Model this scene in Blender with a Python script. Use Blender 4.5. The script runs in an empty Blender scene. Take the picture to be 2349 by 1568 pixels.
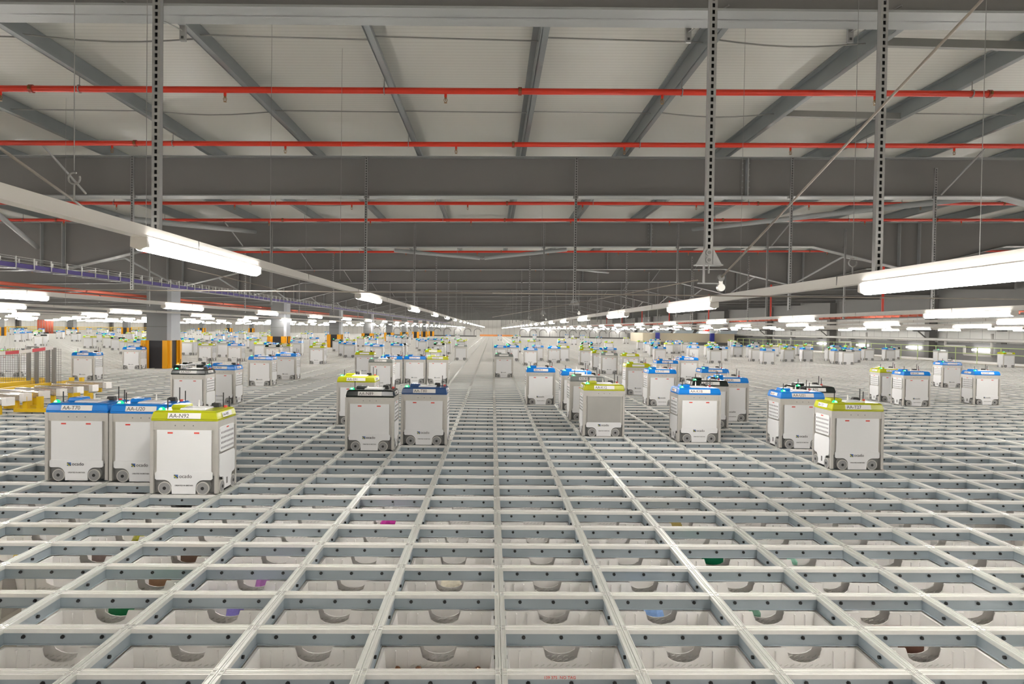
import bpy, math, random
from mathutils import Vector, Matrix
R = random.Random(7)
C = bpy.context.scene.collection
# ------------------------------------------------------------------ camera
F, YAW, PIT, ROL = 1566.0, 0.02887, 0.01833, 0.0145
CAMZ = 1.7226
PX0, PY0 = 1174.5, 784.0
def _axes():
    s, c = math.sin(YAW), math.cos(YAW)
    r = Vector((c, -s, 0)); f0 = Vector((s, c, 0))
    sp, cp = math.sin(PIT), math.cos(PIT)
    f = Vector((cp*f0.x, cp*f0.y, -sp)); u = Vector((sp*f0.x, sp*f0.y, cp))
    s, c = math.sin(ROL), math.cos(ROL)
    return c*r + s*u, c*u - s*r, f
RX, UP, FW = _axes()
cam_d = bpy.data.cameras.new('camera'); cam = bpy.data.objects.new('camera', cam_d); C.objects.link(cam)
cam_d.sensor_width = 36.0; cam_d.lens = F/2349*36.0; cam_d.clip_start = .05; cam_d.clip_end = 600
cam.matrix_world = Matrix(((RX.x, UP.x, -FW.x, 0), (RX.y, UP.y, -FW.y, 0), (RX.z, UP.z, -FW.z, CAMZ), (0, 0, 0, 1)))
bpy.context.scene.camera = cam
def ray(x, y): return RX*((x-PX0)/F) + UP*(-(y-PY0)/F) + FW
def at(x, y, Y=None, z=None):
    d = ray(x, y); o = Vector((0, 0, CAMZ))
    t = Y/d.y if Y is not None else (z-CAMZ)/d.z
    return o + d*t
def pix(p):
    v = Vector(p) - Vector((0, 0, CAMZ)); w = v.dot(FW)
    return PX0 + F*v.dot(RX)/w, PY0 - F*v.dot(UP)/w
# ------------------------------------------------------------------ world, exposure
sc = bpy.context.scene
w = bpy.data.worlds.new('world'); sc.world = w; w.use_nodes = True
w.node_tree.nodes['Background'].inputs[0].default_value = (.5, .5, .5, 1)
w.node_tree.nodes['Background'].inputs[1].default_value = 0.2
sc.view_settings.view_transform = 'Standard'; sc.view_settings.look = 'None'
sc.view_settings.gamma = 1; sc.view_settings.use_curve_mapping = False
sc.view_settings.exposure = 1.85
LAMP_W = 18.0
# ------------------------------------------------------------------ materials
MATS = {}
def mat(name, col, rough=.5, metal=0., emit=None, noise=0., nscale=8., bump=0., alpha=None, spec=None, trans=0.):
    if name in MATS: return MATS[name]
    m = bpy.data.materials.new(name); m.use_nodes = True; nt = m.node_tree; b = nt.nodes['Principled BSDF']
    b.inputs['Base Color'].default_value = (*col, 1); b.inputs['Roughness'].default_value = rough
    b.inputs['Metallic'].default_value = metal
    if spec is not None: b.inputs['Specular IOR Level'].default_value = spec
    if trans: b.inputs['Transmission Weight'].default_value = trans
    if emit:
        b.inputs['Emission Color'].default_value = (*emit[0], 1); b.inputs['Emission Strength'].default_value = emit[1]
    if noise or bump:
        tc = nt.nodes.new('ShaderNodeTexCoord'); n = nt.nodes.new('ShaderNodeTexNoise'); n.inputs['Scale'].default_value = nscale
        n.inputs['Detail'].default_value = 3
        nt.links.new(tc.outputs['Object'], n.inputs['Vector'])
        if noise:
            r = nt.nodes.new('ShaderNodeMapRange'); r.inputs[3].default_value = 1-noise; r.inputs[4].default_value = 1+noise
            nt.links.new(n.outputs['Fac'], r.inputs[0])
            v = nt.nodes.new('ShaderNodeVectorMath'); v.operation = 'SCALE'; v.inputs[0].default_value = col
            nt.links.new(r.outputs[0], v.inputs['Scale']); nt.links.new(v.outputs[0], b.inputs['Base Color'])
        if bump:
            bp = nt.nodes.new('ShaderNodeBump'); bp.inputs['Strength'].default_value = bump
            nt.links.new(n.outputs['Fac'], bp.inputs['Height']); nt.links.new(bp.outputs[0], b.inputs['Normal'])
    MATS[name] = m; return m
def striped(name, c1, c2, axis, period, duty=.12, rough=.5, bump=.3):
    m = bpy.data.materials.new(name); m.use_nodes = True; nt = m.node_tree; b = nt.nodes['Principled BSDF']; b.inputs['Roughness'].default_value = rough
    tc = nt.nodes.new('ShaderNodeTexCoord'); sx = nt.nodes.new('ShaderNodeSeparateXYZ'); nt.links.new(tc.outputs['Object'], sx.inputs[0])
    d = nt.nodes.new('ShaderNodeMath'); d.operation = 'DIVIDE'; d.inputs[1].default_value = period; nt.links.new(sx.outputs[axis], d.inputs[0])
    f = nt.nodes.new('ShaderNodeMath'); f.operation = 'FRACT'; nt.links.new(d.outputs[0], f.inputs[0])
    l = nt.nodes.new('ShaderNodeMath'); l.operation = 'LESS_THAN'; l.inputs[1].default_value = duty; nt.links.new(f.outputs[0], l.inputs[0])
    mx = nt.nodes.new('ShaderNodeMix'); mx.data_type = 'RGBA'; mx.inputs[6].default_value = (*c1, 1); mx.inputs[7].default_value = (*c2, 1)
    nt.links.new(l.outputs[0], mx.inputs[0]); nt.links.new(mx.outputs[2], b.inputs['Base Color'])
    MATS[name] = m; return m
ALU = mat('track aluminium', (.80, .79, .765), .42, .25, noise=.05, nscale=30)
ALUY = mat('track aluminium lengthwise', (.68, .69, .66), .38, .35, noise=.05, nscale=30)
GALV = mat('galvanised channel', (.40, .46, .50), .38, .4, noise=.22, nscale=2.2)
SHINY = mat('bare crossing metal', (.85, .85, .82), .25, .5)
BLACK = mat('black rubber', (.02, .02, .02), .5)
WHITE = mat('white plastic', (.80, .80, .81), .4)
BINW = mat('white bin plastic', (.95, .93, .91), .45, noise=.02, nscale=5)
_nt = BINW.node_tree; _t = _nt.nodes.new('ShaderNodeBsdfTranslucent'); _t.inputs[0].default_value = (.95, .90, .86, 1)
_m = _nt.nodes.new('ShaderNodeMixShader'); _m.inputs[0].default_value = .15
_nt.links.new(_nt.nodes['Principled BSDF'].outputs[0], _m.inputs[1]); _nt.links.new(_t.outputs[0], _m.inputs[2])
_nt.links.new(_m.outputs[0], _nt.nodes['Material Output'].inputs[0])
SLOT = mat('bin slot shade', (.74, .72, .69), .7)
BEIGE = mat('robot frame metal', (.60, .58, .545), .38, .5, noise=.06, nscale=20)
CHASS = mat('chassis grey', (.16, .16, .155), .5)
DISC = mat('wheel disc', (.28, .28, .28), .5)
TYRE = mat('wheel ring', (.55, .53, .50), .5)
PLATE = mat('label white', (.86, .84, .82), .5)
INK = mat('label ink', (.06, .055, .055), .6)
REDLAB = mat('red sticker', (.72, .08, .06), .5)
BLUECAP = mat('blue cap', (.005, .22, .72), .22)
NAVY = mat('navy cap', (.03, .09, .25), .25)
LIME = mat('lime cap', (.48, .50, .01), .22)
DARKCAP = mat('black cap', (.012, .018, .016), .2)
GREYCAP = mat('grey cap', (.22, .24, .23), .3)
STEELP = mat('brushed steel panel', (.52, .51, .49), .32, .85, noise=.12, nscale=3)
GREENHALO = mat('green beacon', (.0, .12, .03), .6, emit=((.0, 1., .26), .42))  # outer dome colour, imitates the green halo round the beacon core
GREENC = mat('green beacon core', (.05, .3, .1), .6, emit=((.62, 1., .78), .5))
ORANGEL = mat('orange beacon', (.4, .12, .0), .3, emit=((1., .36, .02), .45))
LOGOB = mat('logo blue', (.05, .15, .45), .5); LOGOY = mat('logo yellow', (.65, .62, .05), .5)
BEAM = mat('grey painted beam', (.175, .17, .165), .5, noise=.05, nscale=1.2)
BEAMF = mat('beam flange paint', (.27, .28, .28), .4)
PURL = mat('galvanised purlin', (.22, .24, .245), .4, .4, noise=.15, nscale=1.5)
ROD = mat('zinc rod', (.27, .27, .26), .4, .4)
STRUT = mat('zinc strut', (.30, .30, .295), .38, .4, noise=.08, nscale=6)
HOLESHADE = mat('painted slot shade', (.04, .04, .04), .7)  # near-black pieces that paint the shade inside slots and perforations
REDP = mat('red sprinkler pipe', (.62, .035, .015), .32)
REDP2 = mat('pale red pipe', (.68, .16, .10), .4)
BRASS = mat('sprinkler bronze', (.30, .17, .06), .35, .7)
COUP = mat('coupling red', (.30, .05, .03), .4)
TRUNK = mat('lighting trunking', (.66, .63, .59), .4)
LAMP = mat('lamp diffuser', (1, 1, 1), .5, emit=((1., .965, .91), LAMP_W))
LAMP2 = mat('wall lamp diffuser', (1, 1, 1), .5, emit=((1., .965, .91), 3.))
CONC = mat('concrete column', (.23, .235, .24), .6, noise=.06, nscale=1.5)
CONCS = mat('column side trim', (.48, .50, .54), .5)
GUARDY = mat('guard yellow', (.90, .42, .005), .45)
GUARDK = mat('guard black', (.025, .025, .03), .5)
YELL = mat('yellow steel', (.82, .52, .005), .38)
WRAP = mat('clear wrapped foil', (.70, .65, .59), .12, .7, noise=.5, nscale=26, bump=1.)
ROPE = mat('wire rope', (.25, .22, .19), .6, bump=.3, nscale=60)
MESHG = mat('fence mesh grey', (.20, .19, .18), .5)
PURPLE = mat('purple cable', (.10, .07, .30), .5)
LOWER = mat('lower slab', (.72, .66, .57), .8, noise=.12, nscale=.8)  # pale tone raised so the added slab bounces light up into the bins
BEIGEF = mat('cream fascia', (.72, .64, .48), .5)
DUCT = mat('white insulated duct', (.74, .73, .71), .45)
WALLD = mat('dado dark grey', (.22, .22, .225), .6)
ROOF = striped('white roof lining', (.56, .56, .52), (.47, .47, .435), 1, .09, .16, .35)
WALLP = striped('white wall panel', (.72, .71, .69), (.42, .41, .40), 0, 1.2, .04, .5)
WALLS = striped('white side wall panel', (.72, .72, .70), (.45, .45, .44), 1, 1.2, .04, .5)
TAPE = striped('red and white tape', (.86, .82, .80), (.75, .10, .12), 0, .42, .5, .4)
# ------------------------------------------------------------------ mesh building
class MB:
    def __init__(s): s.v = []; s.f = []; s.m = []; s.mats = []
    def mi(s, m):
        if m not in s.mats: s.mats.append(m)
        return s.mats.index(m)
    def poly(s, pts, faces, m):
        o = len(s.v); s.v += [tuple(p) for p in pts]; k = s.mi(m)
        for f in faces: s.f.append([o+i for i in f]); s.m.append(k)
    def box(s, a, b, m, tm=None):
        x0, y0, z0 = a; x1, y1, z1 = b
        p = [(x0,y0,z0),(x1,y0,z0),(x1,y1,z0),(x0,y1,z0),(x0,y0,z1),(x1,y0,z1),(x1,y1,z1),(x0,y1,z1)]
        s.poly(p, [(0,3,2,1),(4,5,6,7),(0,1,5,4),(1,2,6,5),(2,3,7,6),(3,0,4,7)], m)
        if tm: s.m[-6] = s.mi(tm)
        return s
    def frus(s, a, b, c, d, z0, z1, m):   # bottom rect a-b, top rect c-d
        p = [(a[0],a[1],z0),(b[0],a[1],z0),(b[0],b[1],z0),(a[0],b[1],z0),(c[0],c[1],z1),(d[0],c[1],z1),(d[0],d[1],z1),(c[0],d[1],z1)]
        s.poly(p, [(0,3,2,1),(4,5,6,7),(0,1,5,4),(1,2,6,5),(2,3,7,6),(3,0,4,7)], m); return s
    def tube(s, p, q, r, m, n=8, r2=None, caps=True):
        p = Vector(p); q = Vector(q); d = (q-p).normalized()
        u = d.orthogonal().normalized(); v = d.cross(u); r2 = r if r2 is None else r2
        pts = [p + (u*math.cos(2*math.pi*i/n) + v*math.sin(2*math.pi*i/n))*r for i in range(n)]
        pts += [q + (u*math.cos(2*math.pi*i/n) + v*math.sin(2*math.pi*i/n))*r2 for i in range(n)]
        fs = [(i, (i+1) % n, n+(i+1) % n, n+i) for i in range(n)]
        if caps: fs += [tuple(range(n))[::-1], tuple(range(n, 2*n))]
        s.poly(pts, fs, m); return s
    def path(s, pts, r, m, n=6):
        for a, b in zip(pts[:-1], pts[1:]): s.tube(a, b, r, m, n)
        return s
    def prism(s, prof, axis, a, b, m):
        """prof: 2-D outline, extruded along axis 0/1/2 from a to b"""
        def mk(u, v, t): return {0: (t, u, v), 1: (u, t, v), 2: (u, v, t)}[axis]
        n = len(prof); pts = [mk(u, v, a) for u, v in prof] + [mk(u, v, b) for u, v in prof]
        fs = [(i, (i+1) % n, n+(i+1) % n, n+i) for i in range(n)] + [tuple(range(n))[::-1], tuple(range(n, 2*n))]
        s.poly(pts, fs, m); return s
    def dome(s, c, r, m, n=10, k=4, h=1.):
        c = Vector(c); pts = []; fs = []
        for j in range(k+1):
            a = math.pi/2*j/k
            for i in range(n):
                t = 2*math.pi*i/n; pts.append(c + Vector((math.cos(t)*math.cos(a)*r, math.sin(t)*math.cos(a)*r, math.sin(a)*r*h)))
        for j in range(k):
            for i in range(n): fs.append((j*n+i, j*n+(i+1) % n, (j+1)*n+(i+1) % n, (j+1)*n+i))
        fs.append(tuple(range(n))[::-1]); s.poly(pts, fs, m); return s
    def mesh(s, name, smooth=False):
        me = bpy.data.meshes.new(name); me.from_pydata(s.v, [], s.f)
        for m in s.mats: me.materials.append(m)
        me.polygons.foreach_set('material_index', s.m)
        if smooth: me.polygons.foreach_set('use_smooth', [True]*len(s.f))
        me.update(); return me
    def build(s, name, parent=None, smooth=False, bevel=0, **k):
        o = link(name, s.mesh(name, smooth), parent)
        if bevel:
            b = o.modifiers.new('bevel', 'BEVEL'); b.width = bevel; b.segments = 2; b.limit_method = 'ANGLE'
        return tag(o, **k) if k else o
def link(name, data, parent=None, loc=None):
    o = bpy.data.objects.new(name, data); C.objects.link(o)
    if parent: o.parent = parent
    if loc is not None: o.location = loc
    return o
def tag(o, label=None, cat=None, group=None, kind=None):
    if label: o['label'] = label
    if cat: o['category'] = cat
    if group: o['group'] = group
    if kind: o['kind'] = kind
    return o
def copy_tree(o, parent=None):
    c = o.copy(); C.objects.link(c); c.parent = parent
    for ch in o.children: copy_tree(ch, c)
    return c
ONES = 'zeroth first second third fourth fifth sixth seventh eighth ninth tenth eleventh twelfth thirteenth fourteenth fifteenth sixteenth seventeenth eighteenth nineteenth'.split()
TENS = {2: 'twent', 3: 'thirt', 4: 'fort', 5: 'fift', 6: 'sixt', 7: 'sevent', 8: 'eight', 9: 'ninet'}
def ordn(n):
    if n < 20: return ONES[n]
    if n >= 100: return 'hundred and ' + ordn(n-100) if n > 100 else 'hundredth'
    t, u = divmod(n, 10)
    return TENS[t]+'ieth' if u == 0 else TENS[t]+'y-'+ONES[u]
def text(name, s, size, m, parent, loc, rot=(math.pi/2, 0, 0), ext=.0006):
    cu = bpy.data.curves.new(name, 'FONT'); cu.body = s; cu.size = size; cu.extrude = ext; cu.resolution_u = 3
    t = bpy.data.objects.new(name+'_src', cu)
    me = bpy.data.meshes.new_from_object(t); me.name = name; me.materials.clear(); me.materials.append(m)
    bpy.data.objects.remove(t)
    o = link(name, me, parent, loc); o.rotation_euler = rot; return o
# ================================================================== THE GRID
W, D, GX0, GY0 = .705, .509, .0687, 3.407
XL, XR, YA, YB = -83.8, 30.2, -1.2, 183.5
grid = link('track_grid', None)
tag(grid, 'vast aluminium and galvanised steel track grid the robots drive on', 'rail grid')
HW = .031
def cross_profile(mb, y, x0, x1, full=True):
    mb.box((x0, y-HW, -.024), (x1, y+HW, -.004), ALU)
    if full:
        for a, b in ((-.031, -.027), (-.009, -.004), (.004, .009), (.027, .031)):
            mb.box((x0, y+a, -.004), (x1, y+b, .0), ALU)
        mb.box((x0, y-.023, -.088), (x1, y+.023, -.024), GALV)
        mb.box((x0, y-.031, -.093), (x1, y+.031, -.088), GALV)
    else:
        mb.box((x0, y-HW, -.004), (x1, y+HW, 0), ALU)
        mb.box((x0, y-.025, -.09), (x1, y+.025, -.024), GALV)
def long_profile(mb, x, y0, y1, full=True):
    mb.box((x-HW, y0, -.024), (x+HW, y1, -.003), ALUY)
    if full:
        for a, b in ((-.031, -.027), (-.010, -.003), (.003, .010), (.027, .031)):
            mb.box((x+a, y0, -.003), (x+b, y1, .0012), ALUY)
        mb.box((x-.023, y0, -.088), (x+.023, y1, -.024), GALV)
        mb.box((x-.030, y0, -.093), (x+.030, y1, -.088), GALV)
    else:
        mb.box((x-HW, y0, -.003), (x+HW, y1, .0012), ALUY)
        mb.box((x-.025, y0, -.09), (x+.025, y1, -.024), GALV)
jmin = -1; jmax = int((YB-GY0)/D)
rest = MB()
for j in range(jmin, jmax+1):
    y = GY0 + j*D
    if j < jmin+100:
        mb = MB(); cross_profile(mb, y, XL, XR, j < 60)
        cr = mb.build('cross_rail', grid)
        if j < 24:                                   # black studs, three to a cell
            solo = 1 <= j+1 <= 4; sb = MB(); half = (y+.6)*(.76 if solo else .82)+(.15 if solo else .8)
            i0, i1 = int((-half-GX0)/W)-1, int((half-GX0)/W)+1
            for i in range(i0, i1+1):
                for fx in (.135, .352, .57):
                    x = GX0 + i*W + fx; yf = y-.023
                    if solo: sb = MB()
                    sb.tube((x, yf, -.046), (x, yf-.007, -.046), .0115, BLACK, 6)
                    sb.tube((x, yf-.007, -.046), (x, yf-.016, -.046), .0065, BLACK, 6)
                    if solo: sb.build('stud', cr)
            if not solo: tag(sb.build('stud', cr), kind='stuff')
    else:
        cross_profile(rest, y, XL, XR, False)
tag(rest.build('cross_rail', grid), kind='stuff')
rest = MB(); imin, imax = int((XL-GX0)/W), int((XR-GX0)/W)
for i in range(imin, imax+1):
    x = GX0 + i*W
    if -72 <= i <= 27:
        mb = MB(); long_profile(mb, x, YA, YB, abs(i) < 30); lr = mb.build('lengthwise_rail', grid)
        if abs(i) < 14:
            sb = MB()
            for j in range(-1, 24):
                for fy in (.16,):
                    y = GY0+j*D+fy+.1
                    for sgn in (-1, 1):
                        sb.tube((x+sgn*.023, y, -.052), (x+sgn*.036, y, -.052), .0105, BLACK, 6)
            tag(sb.build('stud', lr), kind='stuff')
    else: long_profile(rest, x, YA, YB, False)
tag(rest.build('lengthwise_rail', grid), kind='stuff')
cp = MB()
for j in range(-1, 30):
    y = GY0+j*D; half = y*.80+1
    for i in range(int((-half-GX0)/W)-1, int((half-GX0)/W)+2):
        x = GX0+i*W
        for sx in (-1, 1):
            for sy in (-1, 1):
                cp.box((x+sx*.018-.010, y+sy*.018-.010, .0), (x+sx*.018+.010, y+sy*.018+.010, .0019), SHINY)
tag(cp.build('crossing_plate', grid), kind='stuff')
note = None
for o in grid.children:
    if o.name.startswith('cross_rail') and abs(o.data.vertices[0].co.y-(GY0-HW)) < 1e-3: note = o
p = at(1247, 1557, Y=GY0-HW-.0005)
text('red_handwriting', '139 375  NO TAG', .021, REDLAB, note, (p.x, GY0-HW-.0008, -.021))
slab = MB().box((XL-4, -14, -1.2), (33.4, 190, -1.05), LOWER); tag(slab.build('floor'), 'pale slab lying below the storage bins under the tracks', kind='structure')
# ------------------------------------------------------------------ storage bins under the tracks
def bin_wall(mb, w0, w1, z0, z1, y0, y1, t, notch):
    """end wall in the x-z plane, leaning from y0 at the foot to y1 at the rim"""
    n = []
    if notch:
        a, d = .105, .078
        n = [(a, 0), (a-.004, -.030), (a-.016, -.052), (a-.045, -.070), (a-.075, -d), (0, -d-.002)]
        n = n + [(-u, v) for u, v in n[-2::-1]]
    top = [(w1, 0)] + n + [(-w1, 0)]
    def yy(z): return y0 + (y1-y0)*(z-z0)/(z1-z0)
    pts = [(-w0, z0), (w0, z0)] + [(u, z1+v) for u, v in top]
    N = len(pts); V = [(u, yy(v), v) for u, v in pts] + [(u, yy(v)+t, v) for u, v in pts]
    fs = [(i, (i+1) % N, N+(i+1) % N, N+i) for i in range(N)]
    # triangulate the notched outline as strips down to the foot
    k = list(range(2, N)); foot0, foot1 = 1, 0
    if notch:
        V += [(0, yy(z0), z0), (0, yy(z0)+t, z0)]; c0, c1 = 2*N, 2*N+1
        for o, c, r in ((0, c0, 0), (N, c1, 1)):
            ring = [1+o] + [q+o for q in k] + [0+o]
            for a, b in zip(ring[:-1], ring[1:]): fs.append((c, b, a) if not r else (c, a, b))
    else: fs += [tuple(range(N))[::-1], tuple(range(N, 2*N))]
    mb.poly(V, fs, BINW)
def bin_mesh():
    mb = MB(); w0, w1, d0, d1, h, t = .275, .312, .175, .212, .33, .006
    bin_wall(mb, w0, w1, -h, 0, -d0, -d1, t, True)
    bin_wall(mb, w0, w1, -h, 0, d0-t, d1-t, t, True)
    for s in (-1, 1):
        a0, a1 = s*w0, s*w1; b0, b1 = a0-s*t, a1-s*t
        V = [(a0,-d0,-h),(a0,d0,-h),(a1,d1,0),(a1,-d1,0),(b0,-d0,-h),(b0,d0,-h),(b1,d1,0),(b1,-d1,0)]
        mb.poly(V, [(0,1,2,3),(7,6,5,4),(3,2,6,7),(0,3,7,4),(1,5,6,2),(0,4,5,1)], BINW)
        mb.box((s*w1-.008, -d1-.005, -.012), (s*w1+.008, d1+.005, 0), BINW)
    for s in (-1, 1):
        for q in (-1, 1):
            mb.box((min(q*.105, q*w1), s*d1-.006, -.010), (max(q*.105, q*w1), s*d1+.006, 0), BINW)
    mb.box((-w0, -d0, -h), (w0, d0, -h+t), BINW)
    rr = random.Random(3)
    for s in (-1, 1):                                 # slot rows as pieces of painted shade in both end walls and ribs outside
        for row, z in enumerate((-.102, -.128, -.155)):
            y = s*(d1-(d1-d0)*(-z)/h)
            for k in range(-4, 5):
                x = k*.036; a = rr.uniform(.004, .012)
                mb.poly([(x-.013, y-.0075, z), (x+.009, y-.0075, z+a), (x+.013, y-.0075, z+a+.008), (x-.009, y-.0075, z+.008),
                         (x-.013, y+.0075, z), (x+.009, y+.0075, z+a), (x+.013, y+.0075, z+a+.008), (x-.009, y+.0075, z+.008)],
                        [(0,1,2,3),(7,6,5,4),(0,4,5,1),(1,5,6,2),(2,6,7,3),(3,7,4,0)], SLOT)
        for x in (-.24, -.17, .17, .24):
            mb.box((x-.003, s*.196-.006, -.20), (x+.003, s*.214+.0, -.012), BINW)
    return mb.mesh('storage_bin')
BINM = bin_mesh(); BZ = -.100
BINS = {}
cells = []
for j in range(-2, 16):
    yc = GY0+(j+.5)*D; half = yc*.80+.7
    for i in range(-24, 25):
        xc = GX0+(i+.5)*W
        if abs(xc+.03*yc) > half: continue
        cells.append((j, i, xc, yc))
cells = [c for c in cells if (c[0], c[1]) not in {(1, -5), (2, -6), (2, -5), (5, -8), (5, 6)} and pix((c[2], c[3], -.1))[0] > -250 and pix((c[2], c[3], -.1))[0] < 2600]
cells = cells[:300]
for j, i, xc, yc in cells:
    o = link('storage_bin', BINM, None, (xc, yc+.006, BZ))
    side = 'right of' if i >= 0 else 'left of'; n = i+1 if i >= 0 else -i
    tag(o, f'white plastic storage bin under the tracks, {ordn(j+3)} row out, {ordn(n)} {side} the centre rail', 'storage bin', 'white storage bins hanging under the tracks')
    BINS[(i, j)] = o
def floor_z(): return BZ-.33+.006
def goods(i, j, kind, label, cat, col, top=-.15, dx=0, dy=0, s=.12):
    xc, yc = GX0+(i+.5)*W+dx, GY0+(j+.5)*D+dy; z0 = floor_z()
    m = mat('goods '+'%02x%02x%02x' % tuple(int(c*255) for c in col), col, .35, noise=.25, nscale=25)
    mb = MB(); rr = random.Random(i*31+j)
    if kind == 'carton':
        mb.box((-s, -.11, 0), (s, .11, top-z0), m); mb.box((-s*.8, -.112, .2), (s*.8, -.11, .215), PLATE)
    elif kind == 'bag':
        n = 10; h = top-z0; pts = []; fs = []
        for a in range(6):
            q = a/5; rad = s*(1, 1.12, 1.1, 1.0, .8, .35)[a]
            for b in range(n):
                t = 2*math.pi*b/n; k = rad*rr.uniform(.82, 1.12); pts.append((math.cos(t)*k, math.sin(t)*k*.8, h*q*rr.uniform(.93, 1.0)))
        for a in range(5):
            for b in range(n): fs.append((a*n+b, a*n+(b+1) % n, (a+1)*n+(b+1) % n, (a+1)*n+b))
        fs += [tuple(range(n))[::-1], tuple(range(5*n, 6*n))]; mb.poly(pts, fs, m)
    elif kind == 'bottle':
        h = top-z0; mb.tube((0, 0, 0), (0, 0, h*.72), s, m, 14); mb.tube((0, 0, h*.72), (0, 0, h*.88), s, m, 14, s*.35); mb.tube((0, 0, h*.88), (0, 0, h), s*.38, m, 10)
    o = mb.build(cat.replace(' ', '_'), None, False, .004 if kind == 'carton' else 0); o.location = (xc, yc, z0)
    return tag(o, label, cat)
for a in (
    (-4, 2, 'carton', 'green tray seen through the bin notch at the lower left', 'carton', (.0, .20, .06), .10),
    (-3, 2, 'bag', 'purple and white patterned pouch in the bin right of the green tray', 'grocery bag', (.24, .20, .60), .09),
    (-4, 3, 'carton', 'brown cardboard carton in a bin at the left', 'carton', (.36, .20, .11), .09),
    (-3, 3, 'bag', 'violet crinkled pouch in a bin at the left', 'grocery bag', (.42, .16, .46), .06),
    (-4, 4, 'carton', 'dark brown carton in a bin near the left edge', 'carton', (.20, .12, .08), .09),
    (-5, 4, 'carton', 'grey brown carton in a bin near the left edge', 'carton', (.30, .22, .20), .09),
    (-5, 5, 'bag', 'olive yellow pouch in a bin near the left edge', 'grocery bag', (.42, .40, .04), .10),
    (-6, 4, 'bag', 'bright yellow pouch in a bin at the left edge', 'grocery bag', (.80, .55, .02), .10),
    (2, 4, 'carton', 'green carton in a bin right of the centre rail', 'carton', (.0, .24, .10), .10),
    (3, 4, 'bottle', 'pale green bottle in a bin at the right', 'bottle', (.35, .72, .55), .06),
    (2, 2, 'bottle', 'dark green bottle in a bin at the lower right', 'bottle', (.12, .26, .18), .05),
    (1, 2, 'bag', 'blue speckled pouch in a bin right of the centre rail', 'grocery bag', (.25, .42, .75), .09),
    (3, 1, 'carton', 'dark brown carton seen through the bin notch at the lower right', 'carton', (.16, .07, .045), .10),
    (-2, 6, 'bag', 'magenta pouch in a bin left of the centre rail', 'grocery bag', (.62, .03, .36), .10),
    (2, 6, 'bag', 'gold foil pouch in a bin at the right', 'grocery bag', (.62, .48, .15), .10),
    (-1, 3, 'bag', 'cream paper bag in a bin left of the centre rail', 'grocery bag', (.78, .72, .58), .10),
): goods(*a[:6], top=-.125 if a[1] < 4 else -.105, dy=-.04, s=a[6])
goods(-1, 0, 'carton', 'brown tray of sweets lying in the front bin', 'carton', (.30, .20, .14), -.185, 0, .02, .2)
foil = mat('brown and silver foil', (.40, .20, .12), .15, .8, noise=.9, nscale=30, bump=1.)
for k, px_ in enumerate((912, 960, 1096)):
    mb = MB(); rr = random.Random(k); n = 9; pts = []; fs = []
    for a in range(7):
        th = math.pi*a/6
        for b in range(n):
            t = 2*math.pi*b/n; rad = .017*rr.uniform(.8, 1.25); pts.append((math.sin(th)*math.cos(t)*rad, math.sin(th)*math.sin(t)*rad, -math.cos(th)*rad))
    for a in range(6):
        for b in range(n): fs.append((a*n+b, a*n+(b+1) % n, (a+1)*n+(b+1) % n, (a+1)*n+b))
    mb.poly(pts, fs, foil); o = mb.build('foil_wrapped_sweet'); q = at(px_, 1527, Y=GY0+.355); o.location = (q.x, q.y, -.168)
    tag(o, f'brown and silver foil wrapped sweet, {ordn(k+1)} from the left in the front bin', 'sweet', 'foil wrapped sweets in the front bin')
# ================================================================== ROBOTS
RW, RD = .322, .235                                   # half width and half depth
def arch_panel(hw, top, mid, tong, cut, y0, y1, m, axis=1):
    r = .075; pts = [(-tong, .008), (tong, .008)]
    for k in range(1, 6):
        a = math.pi/2*k/5; pts.append((tong+.002+r*(1-math.cos(a)), .07+ (mid-.07)*math.sin(a)))
    pts += [(hw-.015, mid), (hw, mid+.012), (hw, top-.014), (hw-.014, top)]
    pts += [(-u, v) for u, v in pts[:1:-1]]
    return MB().prism(pts, axis, y0, y1, m)
def M_frame():
    mb = MB()
    for sx in (-1, 1):
        for sy in (-1, 1): mb.box((sx*RW-.017, sy*RD-.017, .012), (sx*RW+.017-.0, sy*RD+.017, .745), BEIGE)
    for sy in (-1, 1): mb.box((-RW+.015, sy*RD-.012, .655), (RW-.015, sy*RD+.010, .745), BEIGE)
    for sx in (-1, 1): mb.box((sx*RW-.012, -RD+.015, .655), (sx*RW+.010, RD-.015, .745), BEIGE)
    for sx in (-1, 0, 1): mb.tube((sx*.09, -RD-.010, .70), (sx*.09, -RD-.014, .70), .006, CHASS, 8)
    mb.box((-RW+.012, -RD+.004, .19), (RW-.012, RD-.004, .66), BEIGE)
    return mb.mesh('frame')
def M_chassis():
    mb = MB().box((-RW+.012, -RD+.012, .02), (RW-.012, RD-.012, .20), CHASS)
    for sx in (-1, 1):
        for sy in (-1, 1):
            mb.tube((sx*.185, sy*(RD-.01), .088), (sx*.185, sy*(RD+.008), .088), .086, CHASS, 18)
    return mb.mesh('chassis')
def M_wheel(ax):
    mb = MB(); a = Vector((0, 1, 0)) if ax else Vector((1, 0, 0)); z = Vector((0, 0, 0))
    mb.tube(a*-.016, a*.016, .066, TYRE, 24)
    mb.tube(a*-.018, a*.018, .057, DISC, 24); mb.tube(a*-.021, a*.021, .036, DISC, 16); mb.tube(a*-.024, a*.024, .017, BLACK, 12)
    return mb.mesh('wheel')
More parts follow.
